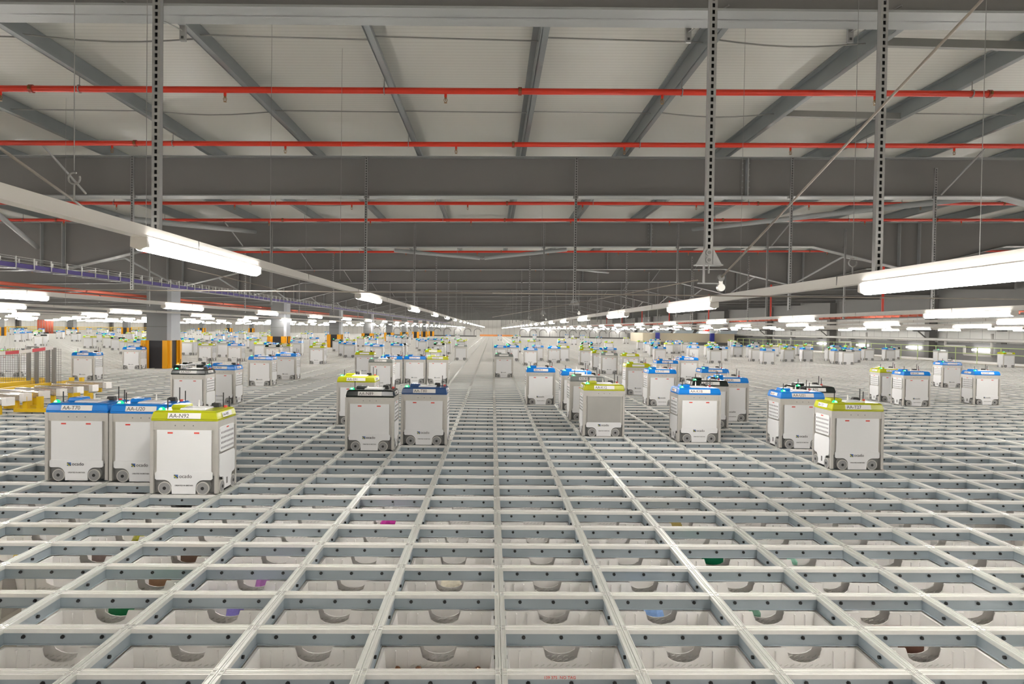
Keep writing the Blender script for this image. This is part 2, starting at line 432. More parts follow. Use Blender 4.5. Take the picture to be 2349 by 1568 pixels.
def M_cap(m):
    mb = MB(); a, b = RW+.008, RD+.012
    mb.frus((-a, -b), (a, b), (-a-.006, -b-.006), (a+.006, b+.006), .742, .762, m)
    mb.frus((-a-.006, -b-.006), (a+.006, b+.006), (-a+.012, -b+.010), (a-.012, b-.010), .762, .835, m)
    mb.frus((-a+.012, -b+.010), (a-.012, b-.010), (-a+.04, -b+.035), (a-.04, b-.035), .835, .848, m)
    mb.frus((-.24, -.02), (-.08, .16), (-.23, -.01), (-.09, .15), .846, .885, m)
    return mb.mesh('cap')
MESH = {}
def me(key, fn):
    if key not in MESH: MESH[key] = fn()
    return MESH[key]
def m_front(m):
    mb = MB().box((-.272, -RD-.016, .232), (.272, -RD-.004, .655), m); return mb.mesh('front_panel')
def m_stick():
    mb = MB()
    for x in (-.165, .10):
        mb.box((x, -RD-.0175, .618), (x+.052, -RD-.0158, .634), REDLAB)
    return mb.mesh('warning_sticker')
def m_logo():
    mb = MB(); y = -RD-.0265
    cols = [LOGOB, LOGOY, INK, LOGOY, INK, LOGOB, INK, LOGOB, LOGOB]
    for k, cm in enumerate(cols):
        x = -.095+(k % 3)*.014; z = .168+(k//3)*.0125
        mb.box((x, y, z), (x+.012, y+.004, z+.0105), cm)
    return mb.mesh('logo')
def m_side_up(s):
    mb = MB(); x0, x1 = s*(RW+.006), s*(RW+.018)
    mb.prism([(-.175, .425), (.16, .425), (.175, .44), (.175, .665), (.16, .68), (-.175, .68), (-.19, .665), (-.19, .44)], 0, min(x0, x1), max(x0, x1), WHITE)
    xo = s*(RW+.0188)
    for r in range(4):
        for c in range(10):
            y = -.165+c*.034; z = .45+r*.052
            mb.box((min(xo, xo-s*.002), y, z), (max(xo, xo-s*.002), y+.012, z+.022), HOLESHADE)
    mb.box((min(xo, xo-s*.002), -.03, .655), (max(xo, xo-s*.002), .03, .668), REDLAB)
    return mb.mesh('perforated_panel')
def m_side_lo(s):
    x0, x1 = s*(RW+.006), s*(RW+.020)
    pts = [(-.09, .03), (.09, .03), (.10, .13), (.12, .16), (.185, .17), (.20, .19), (.20, .375), (.18, .405), (-.19, .405), (-.205, .38), (-.205, .19), (-.19, .17), (-.12, .16), (-.10, .13)]
    mb = MB().prism(pts, 0, min(x0, x1), max(x0, x1), WHITE)
    xo = s*(RW+.0205); mb.box((min(xo, xo-s*.002), -.035, .07), (max(xo, xo-s*.002), .0, .135), CHASS)
    return mb.mesh('side_panel')
CAPS = {'blue': BLUECAP, 'navy blue': NAVY, 'lime': LIME, 'black': DARKCAP, 'grey': GREYCAP}
TXT = {}
def robot(px, py, cap, code=None, beacon='green', steel=False, extra='', level=2, snap=True):
    """px, py: pixel of the foot of the middle of the front face"""
    p = at(px, py, z=0.0); X = p.x; Y = p.y+RD
    if snap:
        i = round((X-GX0)/W-.5); X2 = GX0+(i+.5)*W
        X = X2
        j = round((Y-GY0)/D-.5); Y2 = GY0+(j+.5)*D
        Y = Y + (Y2-Y)*.5
    key = (round(X/W), round(Y/D))
    for (a, b) in TAKEN:
        if abs(a-X) < .69 and abs(b-Y) < .50: return None
    TAKEN.append((X, Y))
    r = link('warehouse_robot', None, None, (X, Y, .002))
    if level == 2:
        link('frame', me('frame', M_frame), r); link('chassis', me('chassis', M_chassis), r)
        link('front_panel', me('fp%d' % steel, lambda: m_front(STEELP if steel else WHITE)), r)
        if steel: r.children[-1]['label'] = 'brushed steel front panel'
        if not steel: link('warning_sticker', me('st', m_stick), r)
        lp = link('wheel_arch_panel', me('lp', lambda: arch_panel(.287, .232, .15, .118, .0, -RD-.022, -RD-.006, WHITE).mesh('wheel_arch_panel')), r)
        lg = link('logo', me('lg', m_logo), lp)
        def tx(n, s, size, loc, par):
            if n not in TXT: o = text(n, s, size, INK, par, loc); TXT[n] = o.data
            else: o = link(n, TXT[n], par, loc); o.rotation_euler = (math.pi/2, 0, 0)
        tx('logo_lettering', 'ocado', .052, (-.045, -RD-.0235, .171), lp)
        tx('slogan_lettering', 'CREATED IN BRITAIN', .019, (-.088, -RD-.0235, .088), lp)
        for sx in (-1, 1):
            for sy in (-1, 1):
                link('wheel', me('wy', lambda: M_wheel(1)), r, (sx*.190, sy*(RD+.005), .066))
                link('wheel', me('wx', lambda: M_wheel(0)), r, (sx*(RW+.004), sy*.145, .066))
            link('perforated_panel', me('su%d' % sx, lambda: m_side_up(sx)), r)
            link('side_panel', me('sl%d' % sx, lambda: m_side_lo(sx)), r)
        c = link('cap', me('cap'+cap, lambda: M_cap(CAPS[cap])), r)
        c['label'] = cap+' plastic cap'
        b = c.modifiers.new('bevel', 'BEVEL'); b.width = .008; b.segments = 2
        link('top_plate', me('tp', lambda: MB().frus((-.10, -.13), (.16, .10), (-.09, -.12), (.15, .09), .846, .862, WHITE).mesh('top_plate')), r)
        sl = math.atan2(.016+.006, .073)
        lab = link('number_plate', me('np', lambda: MB().box((-.165, -.002, -.029), (.165, .002, .029), PLATE).mesh('number_plate')), r, (.0, -RD-.0135, .799))
        lab.rotation_euler = (-sl*.9, 0, 0)
        if code:
            text('number_lettering', code, .058, INK, lab, (-.150, -.0028, -.0195))
        for s in (-1, 1):
            l2 = link('number_plate', me('np2', lambda: MB().box((-.12, -.002, -.024), (.12, .002, .024), PLATE).mesh('number_plate')), r, (s*(RW+.0115), 0, .799))
            l2.rotation_euler = (-sl*.9, 0, s*math.pi/2)
            if code: text('number_lettering', code, .042, INK, l2, (-.11, -.0028, -.0155))
        link('lens_module', me('lm', lambda: MB().frus((.12, .10), (.21, .17), (.13, .11), (.20, .16), .846, .890, BLACK).mesh('lens_module')), r)
        link('stop_button', me('rb', lambda: MB().tube((.27, .12, .84), (.27, .12, .868), .018, REDLAB, 12).mesh('stop_button')), r)
        link('bottle_nozzle', me('bn', lambda: MB().tube((.02, .05, .86), (.02, .05, .90), .010, PLATE, 8).tube((.02, .05, .90), (.02, .05, .93), .006, PLATE, 8).mesh('bottle_nozzle')), r)
        for ax, ay, h in ((-.235, -.10, .12), (.235, .15, .16), (.20, -.05, .0), (.29, .17, .12)):
            if h: link('antenna', me('an%d' % int(ax*100), lambda: MB().tube((0, 0, 0), (0, 0, h), .006, BLACK, 6).mesh('antenna')), r, (ax, ay, .842))
        be = link('beacon', me('be'+beacon, lambda: MB().dome((0, 0, 0), .036, GREENHALO if beacon == 'green' else ORANGEL, 14, 5, 1.1).dome((0, -.018, .014), .019, GREENC if beacon == 'green' else ORANGEL, 12, 5, 1.).mesh('beacon', True)), r, (-.262, -.165, .838))  # outer dome widened into a halo around the small core
        be['label'] = beacon+' glowing beacon'
    else:
        def body():
            mb = MB(); mb.box((-RW, -RD, .03), (RW, RD, .745), BEIGE)
            mb.box((-.272, -RD-.012, .232), (.272, -RD+.02, .655), WHITE)
            mb.box((-.28, -RD-.02, .15), (.28, -RD, .23), WHITE); mb.box((-.12, -RD-.02, .02), (.12, -RD, .15), WHITE)
            for s in (-1, 1):
                mb.tube((s*.2, -RD-.022, .066), (s*.2, -RD, .066), .066, DISC, 10)
                mb.tube((s*.2, -RD-.008, .09), (s*.2, -RD-.002, .09), .085, CHASS, 10)
                mb.box((min(s*RW, s*(RW+.020)), -.2, .17), (max(s*RW, s*(RW+.020)), .2, .68), WHITE)
                mb.box((min(s*RW, s*(RW+.020)), -.09, .02), (max(s*RW, s*(RW+.020)), .09, .17), WHITE)
                for q in (-1, 1): mb.tube((s*RW, q*.15, .066), (s*(RW+.020), q*.15, .066), .066, DISC, 10)
            return mb.mesh('body')
        def capm():
            mb = MB(); m = CAPS[cap]; a, b = RW+.014, RD+.014
            mb.frus((-a, -b), (a, b), (-a+.02, -b+.02), (a-.02, b-.02), .745, .848, m); mb.box((-.24, 0, .845), (-.1, .16, .885), m)
            mb.box((-.1, -.13, .845), (.16, .1, .862), WHITE); mb.frus((-.165, -b-.002), (.165, -b+.01), (-.165, -b+.012), (.165, -b+.02), .77, .83, PLATE)
            mb.tube((.235, .15, .845), (.235, .15, 1.0), .006, BLACK, 4)
            return mb.mesh('cap')
        link('body', me('fb', body), r); link('cap', me('fc'+cap, capm), r)
        link('beacon', me('fbe'+beacon, lambda: MB().dome((0, -.0, 0), .055, GREENHALO if beacon == 'green' else ORANGEL, 8, 3).dome((0, -.030, .016), .026, GREENC if beacon == 'green' else ORANGEL, 8, 3).mesh('beacon', True)), r, (-.262, -.165, .842))  # dome oversized so that it carries the glow of a distant beacon
    if level == 2:
        tag(r, None, 'robot', 'wheeled storage robots near the camera')
        if code not in SURE: code = None
        r['label'] = (f'white wheeled robot with {cap} cap numbered {code}' if code else f'white wheeled robot with {cap} cap') + (', '+extra if extra else '')
    else:
        FAR.append((r, cap, beacon))
    return r
TAKEN = []; FAR = []
SURE = {'AA-'+c for c in 'N89 T80 S91 M11 K18 K70 L95 N38 R72 T27 N92 U20 T70 N37 T69 T77'.split()}
for a in (
    (841, 1033, 'black', 'AA-N89', 'green', False, 'nearest left of the centre rail'),
    (970, 1020, 'navy blue', 'AA-T80', 'green', False, 'right beside AA-N89'),
    (813, 972, 'lime', 'AA-S91', 'green', False, 'behind AA-N89'),
    (1383, 1001, 'lime', 'AA-K12', 'green', True, 'steel front panel'),
    (1236, 928, 'blue', 'AA-M11', 'green', False, 'right of the centre rail'),
    (1322, 941, 'blue', 'AA-K21', 'green', False, 'just right of AA-M11'),
    (1352, 966, 'grey', 'AA-R93', 'green', False, 'behind the steel fronted robot'),
    (1604, 1015, 'blue', 'AA-K18', 'green', False, 'right of the steel fronted robot'),
    (1604, 978, 'black', 'AA-K70', 'green', False, 'hidden behind AA-K18'),
    (1672, 966, 'blue', 'AA-L95', 'green', False, 'right behind AA-K18'),
    (1637, 926, 'blue', 'AA-P33', 'green', False, 'behind AA-L95'),
    (1582, 876, 'blue', 'AA-L90', 'orange', False, 'orange beacon, farther of two'),
    (1527, 890, 'blue', 'AA-N38', 'orange', False, 'orange beacon, nearer of two at right'),
    (1516, 930, 'blue', 'AA-T77', 'green', False, 'left behind AA-K18'),
    (1907, 1003, 'black', 'AA-R72', 'green', False, 'behind AA-T27'),
    (1843, 1028, 'blue', 'AA-U21', 'green', False, 'left of AA-T27'),
    (1972, 1077, 'lime', 'AA-T27', 'green', False, 'nearest at the right'),
    (2108, 931, 'blue', 'AA-L30', 'green', False, 'middle one of three in the right field'),
    (2048, 921, 'lime', 'AA-T41', 'green', False, 'left one of three in the right field'),
    (2268, 928, 'blue', 'AA-R40', 'green', False, 'rightmost of three in the right field'),
    (2200, 890, 'blue', None, 'green', False, 'standing farther back in the right field'),
    (415, 1133, 'lime', 'AA-N92', 'green', False, 'nearest of all at the left'),
    (298, 1103, 'blue', 'AA-U20', 'green', False, 'left of AA-N92'),
    (168, 1099, 'blue', 'AA-T70', 'green', False, 'leftmost of the near robots'),
    (406, 948, 'black', 'AA-N37', 'green', False, 'behind AA-N92'),
    (412, 925, 'black', 'AA-T69', 'orange', False, 'orange beacon, behind AA-N37'),
    (470, 928, 'blue', 'AA-M50', 'green', False, 'right beside AA-N37'),
    (188, 872, 'blue', 'AA-L77', 'green', False, 'beyond the yellow frames'),
    (44, 865, 'lime', None, 'green', False, 'behind the mesh fence'),
    (308, 847, 'blue', None, 'green', False, 'beside the nearest column'),
    (576, 885, 'blue', 'AA-S01', 'green', False, 'nearer of the left pair'),
    (632, 871, 'blue', 'AA-S14', 'orange', False, 'orange beacon, farther of the left pair'),
    (740, 835, 'lime', None, 'green', False, 'in front of the columns'),
    (620, 833, 'black', None, 'green', False, 'in front of the second column'),
    (656, 829, 'lime', None, 'green', False, 'by the second column'),
    (471, 828, 'lime', None, 'green', False, 'right of the nearest column'),
    (521, 829, 'blue', None, 'green', False, 'second right of the nearest column'),
    (843, 893, 'grey', 'AA-N22', 'green', False, 'behind AA-S91'),
    (885, 880, 'blue', None, 'green', False, 'behind the grey capped robot beyond AA-S91'),
    (945, 879, 'blue', 'AA-N24', 'green', False, 'beyond AA-T80 at its left'),
    (996, 879, 'lime', 'AA-K33', 'green', False, 'beyond AA-T80'),
    (989, 850, 'lime', None, 'green', False, 'second lime one straight beyond AA-T80'),
    (1158, 866, 'grey', None, 'green', False, 'on the centre rail line'),
    (1216, 839, 'blue', None, 'green', False, 'far out right of centre, nearer'),
    (1262, 832, 'blue', None, 'green', False, 'far out right of centre, beyond'),
    (1385, 850, 'lime', None, 'green', False, 'mid field right of centre, left one'),
    (1347, 838, 'lime', None, 'green', False, 'mid field right of centre, small'),
    (1410, 858, 'grey', None, 'green', False, 'mid field beside lime ones'),
    (1462, 905, 'lime', None, 'green', False, 'mid field left of AA-T77'),
    (1455, 862, 'lime', None, 'green', False, 'mid field behind a lime one'),
    (832, 862, 'lime', None, 'green', False, 'mid field left, farther lime'),
): robot(*a)
for t in range(2600):                                 # the far field
    if len(FAR) >= 235: break
    py = 766 + 66*(R.random()**1.6)
    px = R.uniform(-10, 2360); hor = 755+.0145*(px-1129)
    base = hor + (py-766) + 11
    p = at(px, base, z=0)
    if p.x > 29.4 or p.x < -82 or p.y > 160: continue
    if base > 850: continue
    if abs(px-1110) < 45 and R.random() < .8: continue
    ok = all(not (abs(p.x-cx) < 1.1 and -1 < p.y-cy < 1) for cx, cy in [(-13.4, 4.75+7.55*k) for k in range(3, 24, 2)] + [(-62.3, 4.75+7.55*k) for k in range(24)])
    if not ok or (p.y > 84 and p.x > 19) : continue
    if px < 260 and base > 800: continue
    robot(px, base, R.choices(['blue', 'lime', 'black', 'grey'], [5, 4, 1.5, .8])[0], None, 'green' if R.random() > .03 else 'orange', level=1)
cnt = {}
for r, cap, beacon in sorted(FAR, key=lambda t: pix(t[0].location)[0]):
    k = cap+beacon; cnt[k] = cnt.get(k, 0)+1
    tag(r, f'small distant white robot with {cap} cap and {beacon} light, {ordn(cnt[k])} such from the left', 'robot', 'distant robots across the grid')
# ================================================================== ROOF
SL = .019
ZB, ZT, ZR = CAMZ+2.385, CAMZ+3.10, CAMZ+3.33
BY = [5.13] + [4.75+7.55*k for k in range(1, 24)]
XW, XE, YS, YN = -86., 33.4, -13., 189.
def zs(x): return SL*x
def shear(o):
    """the roof rises gently to the right"""
    for v in o.data.vertices: v.co.z += SL*v.co.x
    return o
roof = MB(); roof.box((XW, YS, ZR), (XE, YN, ZR+.15), ROOF); o = roof.build('ceiling'); shear(o); tag(o, 'white profiled roof lining above the purlins', kind='structure')
def beam(y, k):
    mb = MB(); hf = .15
    x0, x1 = XW+.2, XE-.2
    hx = [(-12.6, .62), (12.3, .62)]
    bot = [(x0, 0)]
    for xc, dr in hx: bot += [(xc-2.9, 0), (xc-.35, -dr), (xc+.35, -dr), (xc+2.9, 0)]
    bot += [(x1, 0)]
    prof = [(x, ZB+d+.02) for x, d in bot] + [(x1, ZT-.02), (x0, ZT-.02)]
    # web as a strip of quads
    b2 = [(x, ZB+d) for x, d in bot]
    for (xa, za), (xb, zb) in zip(b2[:-1], b2[1:]):
        def q(y0, y1, z0a, z0b, z1a, z1b, m):
            mb.poly([(xa, y0, z0a), (xb, y0, z0b), (xb, y1, z0b), (xa, y1, z0a), (xa, y0, z1a), (xb, y0, z1b), (xb, y1, z1b), (xa, y1, z1a)],
                    [(0,3,2,1),(4,5,6,7),(0,1,5,4),(1,2,6,5),(2,3,7,6),(3,0,4,7)], m)
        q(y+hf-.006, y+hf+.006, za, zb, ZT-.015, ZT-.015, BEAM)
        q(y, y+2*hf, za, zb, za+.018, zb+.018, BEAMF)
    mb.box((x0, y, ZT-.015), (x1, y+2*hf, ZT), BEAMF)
    root = mb.build('roof_beam'); shear(root)
    for x in ([-12.9, -12.3, 4.6, 12.0, 12.6] if k < 8 else [-12.6, 12.3]):
        s = MB().box((x-.012, y+.01, ZB+.02 - (.6 if abs(x) > 11 else 0)), (x+.012, y+.15, ZT-.02), BEAMF)
        if x == 4.6:
            for q in range(6):
                s.tube((x-.06, y+.13, ZB+.08+q*.11), (x-.06, y+.145, ZB+.08+q*.11), .014, BEAMF, 6); s.tube((x+.06, y+.13, ZB+.08+q*.11), (x+.06, y+.145, ZB+.08+q*.11), .014, BEAMF, 6)
            s.box((x-.10, y+.135, ZB+.04), (x+.10, y+.145, ZT-.05), BEAM)
        shear(s.build('stiffener_plate', root))
    return tag(root, f'dark grey steel roof beam spanning the hall, {ordn(k+1)} from the camera', 'beam', 'steel roof beams')
for k, y in enumerate(BY): beam(y, k)
PXS = [.475+1.85*k for k in range(-46, 18)]
near_p = [x for x in PXS]
for n, x in enumerate(PXS):
    z = ZT+SL*x; mb = MB()
    mb.box((x-.008, YS+.2, z+.003), (x+.008, YN-.3, z+.225), PURL)
    mb.box((x, YS+.2, z+.003), (x+.075, YN-.3, z+.018), PURL); mb.box((x+.068, YS+.2, z+.018), (x+.075, YN-.3, z+.04), PURL)
    mb.box((x-.075, YS+.2, z+.205), (x, YN-.3, z+.22), PURL)
    tag(mb.build('roof_purlin'), f'galvanised roof purlin running lengthwise, {ordn(n+1)} from the left wall', 'purlin', 'galvanised roof purlins')
sag = 0
for b in range(0, 3):
    for f in (.34, .68):
        Y = BY[b] + f*7.4 - (.1 if b == 0 else 0)
        for k in range(-6 if b == 0 else -9, 6 if b == 0 else 9):
            x = .475+1.85*k; dz = .05
            if k in (2,) :
                mb = MB().box((x+.04, Y-.03, ZT+zs(x)+.03), (x+1.85, Y+.03, ZT+zs(x)+.12), ROD); nm = 'spreader_bar'
            else:
                mb = MB(); n = 6 if (k % 4 == 1) else 1; pts = []
                for q in range(n+1):
                    t = q/n; s = -.10*math.sin(math.pi*t) if n > 1 else 0
                    pts.append((x+.01+1.83*t, Y+.22*(t-.5), ZT+zs(x)+.05+.09*t+s*.6))
                mb.path(pts, .009, ROD, 5); nm = 'sag_rod'
            sag += 1
            tag(mb.build(nm), f'thin zinc {"bar" if nm[1]=="p" else "rod"} between purlins, {ordn(k+10)} from the left in {ordn(b*2+(1 if f<.5 else 2))} rod line', 'rod' if nm[1] != 'p' else 'bar', 'sag rods between the purlins')
# sprinkler pipes
PZ = CAMZ+2.95
npipe = 0
for b in range(0, 12):
    y0 = 4.75+7.55*b
    for q, dy in enumerate((3.78, 6.22)):
        Y = y0+dy; npipe += 1; x0, x1 = -40, 33 - (.5)
        zz = lambda x: PZ + SL*x
        root = MB().tube((x0, Y, zz(x0)), (x1, Y, zz(x1)), .039, REDP, 14).build('sprinkler_pipe', None, True)
        tag(root, f'red horizontal sprinkler pipe under the roof, {ordn(npipe)} from the camera', 'pipe', 'red sprinkler pipes')
        if b < 5:
            lim = Y*.80+2
            for k in range(-20, 14):
                x = -.62+2.70*k
                if abs(x) > lim or x > 32: continue
                z = zz(x)-.036
                s = MB().tube((x, Y, z), (x, Y, z-.045), .017, REDP, 10)
                hd = s.build('pipe_tee', root)
                h = MB().tube((x, Y, z-.045), (x, Y, z-.060), .014, BRASS, 8)
                for sg in (-1, 1): h.path([(x+sg*.010, Y, z-.056), (x+sg*.021, Y, z-.070), (x+sg*.018, Y, z-.088), (x, Y, z-.110)], .0035, BRASS, 5)
                h.tube((x, Y, z-.108), (x, Y, z-.112), .020, BRASS, 10); h.tube((x, Y, z-.06), (x, Y, z-.085), .005, BRASS, 6)
                h.build('sprinkler_head', hd)
            for k in range(-5, 5):
                x = (.30 if q == 0 else .29-.0)+5.95*k
                if abs(x) > lim: continue
                cm = MB().tube((x-.022, Y, zz(x)), (x+.022, Y, zz(x)), .050, COUP, 14)
                cm.box((x-.012, Y-.060, zz(x)-.02), (x+.012, Y-.045, zz(x)+.02), BRASS); cm.build('pipe_coupling', root)
            for k in range(-14, 12, 2):
                x = .475+1.85*(k-.0)+ .0 - 1.85
                if abs(x) > lim: continue
                hb = MB(); z = zz(x)
                for a in range(12):
                    t0, t1 = a*math.pi/6, (a+1)*math.pi/6
                    hb.tube((x, Y+.046*math.cos(t0), z+.046*math.sin(t0)), (x, Y+.046*math.cos(t1), z+.046*math.sin(t1)), .008, STRUT, 4)
                hb.tube((x, Y, z+.045), (x, Y, z+.20), .006, ROD, 5); hb.build('pipe_hanger', root)
# ================================================================== LIGHTS
TR = [(-2.2, .58, 6.9, 5.36), (2.63, .40, 5.3, 3.75)]
def trk(n):
    if n == 0: return TR[0]
    if n == 1: return TR[1]
    if n > 1: return (2.63+5.0*(n-1), .42, 6.1, 3.1+((n*37) % 10)/10*4)
    return (-2.2+5.25*n, .48, 6.1, 3.3+((-n*53) % 10)/10*4)
lamps = []
for n in range(-15, 7):
    x, h, pitch, c0 = trk(n)
    if x > 32.5 or x < -84: continue
    z = CAMZ+h; side = ('left' if n <= 0 else 'right'); num = (1-n if n <= 0 else n)
    mb = MB(); mb.frus((x-.032, YS+.5), (x+.032, YN-1), (x-.028, YS+.5), (x+.028, YN-1), z-.035, z+.035, TRUNK)
    mb.box((x-.040, YS+.5, z-.040), (x+.040, YN-1, z-.032), TRUNK)
    o = mb.build('lighting_track')
    for k in range(60):
        yj = 2.1+k*3.0
        if k < 12: MB().box((x-.0335, yj, z-.036), (x+.0335, yj+.006, z+.0355), CHASS).build('track_joint', o)
    tag(o, f'long pale grey lighting track, {ordn(num)} {side} of the hall centre line', 'lighting track', 'suspended lighting tracks')
    k = -1
    y = c0 - pitch*2
    idx = 0
    while y < YN-4:
        if y > -9:
            L = 1.0 if n > 1 or n < 0 else (1.02 if n == 0 else .98)
            px = pix((x, max(y, .5), z))[0] if y > .5 else -999
            idx += 1
            lamps.append((abs(y)+abs(x)*.3, x, y, z, L, side, num, idx))
        y += pitch
lamps.sort()
def lamp_mb(mb, x, y, z, L):
    mb.prism([(x-.055, z-.045), (x-.050, z-.10), (x-.022, z-.12), (x+.022, z-.12), (x+.050, z-.10), (x+.055, z-.045)], 1, y-L, y+L, LAMP)  # section fuller than the real lamp, its bloom put into the shape
LM = {}
rest = MB(); made = 0
for d, x, y, z, L, side, num, idx in lamps:
    vis = y > 1
    if made < 296 and vis:
        if L not in LM:
            mb = MB(); lamp_mb(mb, 0, 0, 0, L); LM[L] = mb.mesh('strip_light')
            mb = MB()
            for s in (-1, 1): mb.prism([(-.05, -.040), (-.052, -.10), (0, -.122), (.052, -.10), (.05, -.040)], 1, s*L, s*(L+.035), TRUNK)
            mb.box((-.045, -L, -.046), (.045, L, -.040), TRUNK); LM[(L, 'e')] = mb.mesh('end_cap')
        o = link('strip_light', None, None, (x, y, z)); link('diffuser', LM[L], o); link('end_cap', LM[(L, 'e')], o)
        tag(o, f'glowing strip light, {ordn(idx)} along the {ordn(num)} track {side} of centre', 'ceiling light', 'glowing strip lights on the tracks'); made += 1
    else: lamp_mb(rest, x, y, z, L)
tag(rest.build('strip_light'), 'mass of remaining small strip lights glowing far down the hall', 'ceiling light', 'glowing strip lights on the tracks', 'stuff')
# ================================================================== STRUTS, HOOKS, ROPES
def strut(x, y, z0, z1, label, fine=True, w=.026):
    mb = MB()
    if fine:
        mb.box((x-w, y-.003, z0), (x-.009, y+.0, z1), STRUT); mb.box((x+.009, y-.003, z0), (x+w, y, z1), STRUT)
        n = int((z1-z0)/.045)
        for k in range(n+1):
            z = z0+k*.045; mb.box((x-.009, y-.003, z), (x+.009, y, min(z+.017, z1)), STRUT)
        mb.box((x-w, y, z0), (x-w+.003, y+.04, z1), STRUT); mb.box((x+w-.003, y, z0), (x+w, y+.04, z1), STRUT)
        mb.box((x-w, y+.038, z0), (x+w, y+.04, z1), HOLESHADE)
    else:
        mb.box((x-w, y, z0), (x+w, y+.04, z1), STRUT)
        for k in range(int((z1-z0)/.09)): mb.box((x-.009, y-.001, z0+k*.09+.02), (x+.009, y, z0+k*.09+.065), HOLESHADE)
    root = mb.build('hanging_strut')
    c = MB().box((x-.045, y+.04, ZB+zs(x)-.05), (x+.045, y+.10, ZB+zs(x)+.0), STRUT).tube((x, y+.06, ZB+zs(x)-.14), (x+.0, y+.06, ZB+zs(x)+.05), .007, ROD, 6)
    c.build('beam_clamp', root)
    return tag(root, label, 'strut', 'perforated hanging struts')
sy = lambda k: BY[k]-.10-(.43 if k == 0 else 0)
ns = 0
for k in range(0, 16):
    y = sy(k); top = ZB+.5
    rows = [(-2.27 if k else -2.24, .58+.035, 'left track'), (1.46, .46, 'pulley bracket line'), (2.63 if k == 0 else 5.36, .42, 'right track'), (-6.35, .60, 'cable tray')]
    if k: rows += [(10.3, .45, 'outer right track'), (8.0, .45, 'second right track'), (-9.8, .5, 'outer left track')]
    for x, h, what in rows:
        if k >= 8 and x in (8.0, -9.8): continue
        strut(x, y, CAMZ+h, ZB+SL*x+(.75 if k == 0 else .68 if x < 6 else .5), f'perforated zinc strut for the {what}, {ordn(k+1)} from the camera', k < 3, .026 if k == 0 else .022)
for k in range(0, 5):                                 # feet of the centre struts
    y = sy(k); x = 1.46; z = CAMZ+.46
    mb = MB()
    for s in (-1, 1): mb.prism([(x+s*.028, z+.11), (x+s*.028, z), (x+s*.088, z)], 1, y-.006, y+.0, STRUT)
    mb.box((x-.09, y-.03, z-.008), (x+.09, y+.05, z), STRUT)
    for q in (.03, .08): mb.tube((x, y-.010, z+q), (x, y-.004, z+q), .022, STRUT, 14); mb.tube((x, y-.012, z+q), (x, y-.008, z+q), .012, CHASS, 10)
    r = mb.build('pulley_bracket')
    MB().box((x-.035, y-.01, z-.125), (x-.028, y+.02, z-.008), STRUT).box((x-.07, y-.01, z-.132), (x+.07, y+.02, z-.125), STRUT).tube((x, y, z-.06), (x, y, z), .006, ROD, 6).build('hook_arm', r)
    MB().tube((x+.085, y-.012, z-.09), (x+.085, y+.012, z-.09), .024, CHASS, 14).tube((x+.085, y-.016, z-.155), (x+.085, y+.016, z-.155), .026, SHINY, 14).box((x+.072, y-.004, z-.16), (x+.098, y+.004, z-.08), SHINY).build('rope_pulley', r)
    tag(r, f'zinc bracket with small rope pulley, {ordn(k+1)} from the camera', 'bracket', 'rope pulley brackets')
def rope(pts, r, label):
    mb = MB(); mb.path(pts, r, ROPE, 8); return tag(mb.build('wire_rope', None, True), label, 'rope')
pul = Vector((1.46+.085, sy(0), CAMZ+.46-.09))
e = at(2262, -10, Y=2.9); rope([pul, e + (e-pul)*.15], .0065, 'twisted steel rope running diagonally from the nearest pulley up right')
rope([at(-60, 662, Y=6.2), at(1130, 672, Y=6.2), at(2420, 687, Y=6.2)], .0055, 'horizontal twisted steel rope crossing the whole hall below the beams')
rope([at(-30, 318, Y=2.9), at(215, 492, Y=4.2)], .007, 'pale rope slanting down to the left lighting track')
rope([at(430, 615, Y=7.), at(660, 670, Y=8.)], .005, 'thin rope falling right below the left lighting track')
rope([at(1130, 727, Y=14.), at(1350, 690, Y=9.), at(1600, 642, Y=4.75)], .0045, 'thin rope from the nearest pulley to the far left')
# suspension wires with hooks
nw = 0
for (px, py0, py1, Y, hook) in ((170, -10, 462, 3.62, True), (335, -10, 560, 4.6, False), (619, -10, 660, 7.3, False), (780, 60, 640, 8.2, False), (1697, -10, 690, 7.5, False), (1955, 120, 640, 4.9, True), (1240, 505, 720, 17., False), (700, 420, 760, 14., False), (2247, 220, 590, 4.2, False), (150, 380, 700, 10., False)):
    a = at(px, py0, Y=Y); b = at(px, py1, Y=Y); a.x = b.x
    if py0 > 0: a.z = min(a.z, ZR+zs(a.x)-.02)
    a.z = ZR+zs(a.x)
    nw += 1; mb = MB().tube(a, (b.x, b.y, b.z+(.16 if hook else 0)), .0022, ROD, 5)
    if hook:
        c = Vector((b.x, b.y, b.z+.12)); pts = [c + Vector((math.sin(t)*.030, 0, math.cos(t)*.030)) for t in [q*math.pi/8 for q in range(-13, 2)]]
        mb.path(pts, .005, ROD, 6); mb.tube((b.x, b.y, b.z+.09), b, .005, ROD, 6)
    tag(mb.build('suspension_wire'), f'thin {"hooked " if hook else ""}suspension wire dropping from the roof, {ordn(nw)} listed at x {["far left", "left of the near left strut", "left of centre", "near centre left", "right of the pulley strut", "left of the near right strut", "centre, beyond", "left, beyond", "far right", "far left, beyond"][nw-1]}'.replace(f', {ordn(nw)} listed at x ', ', '), 'wire')
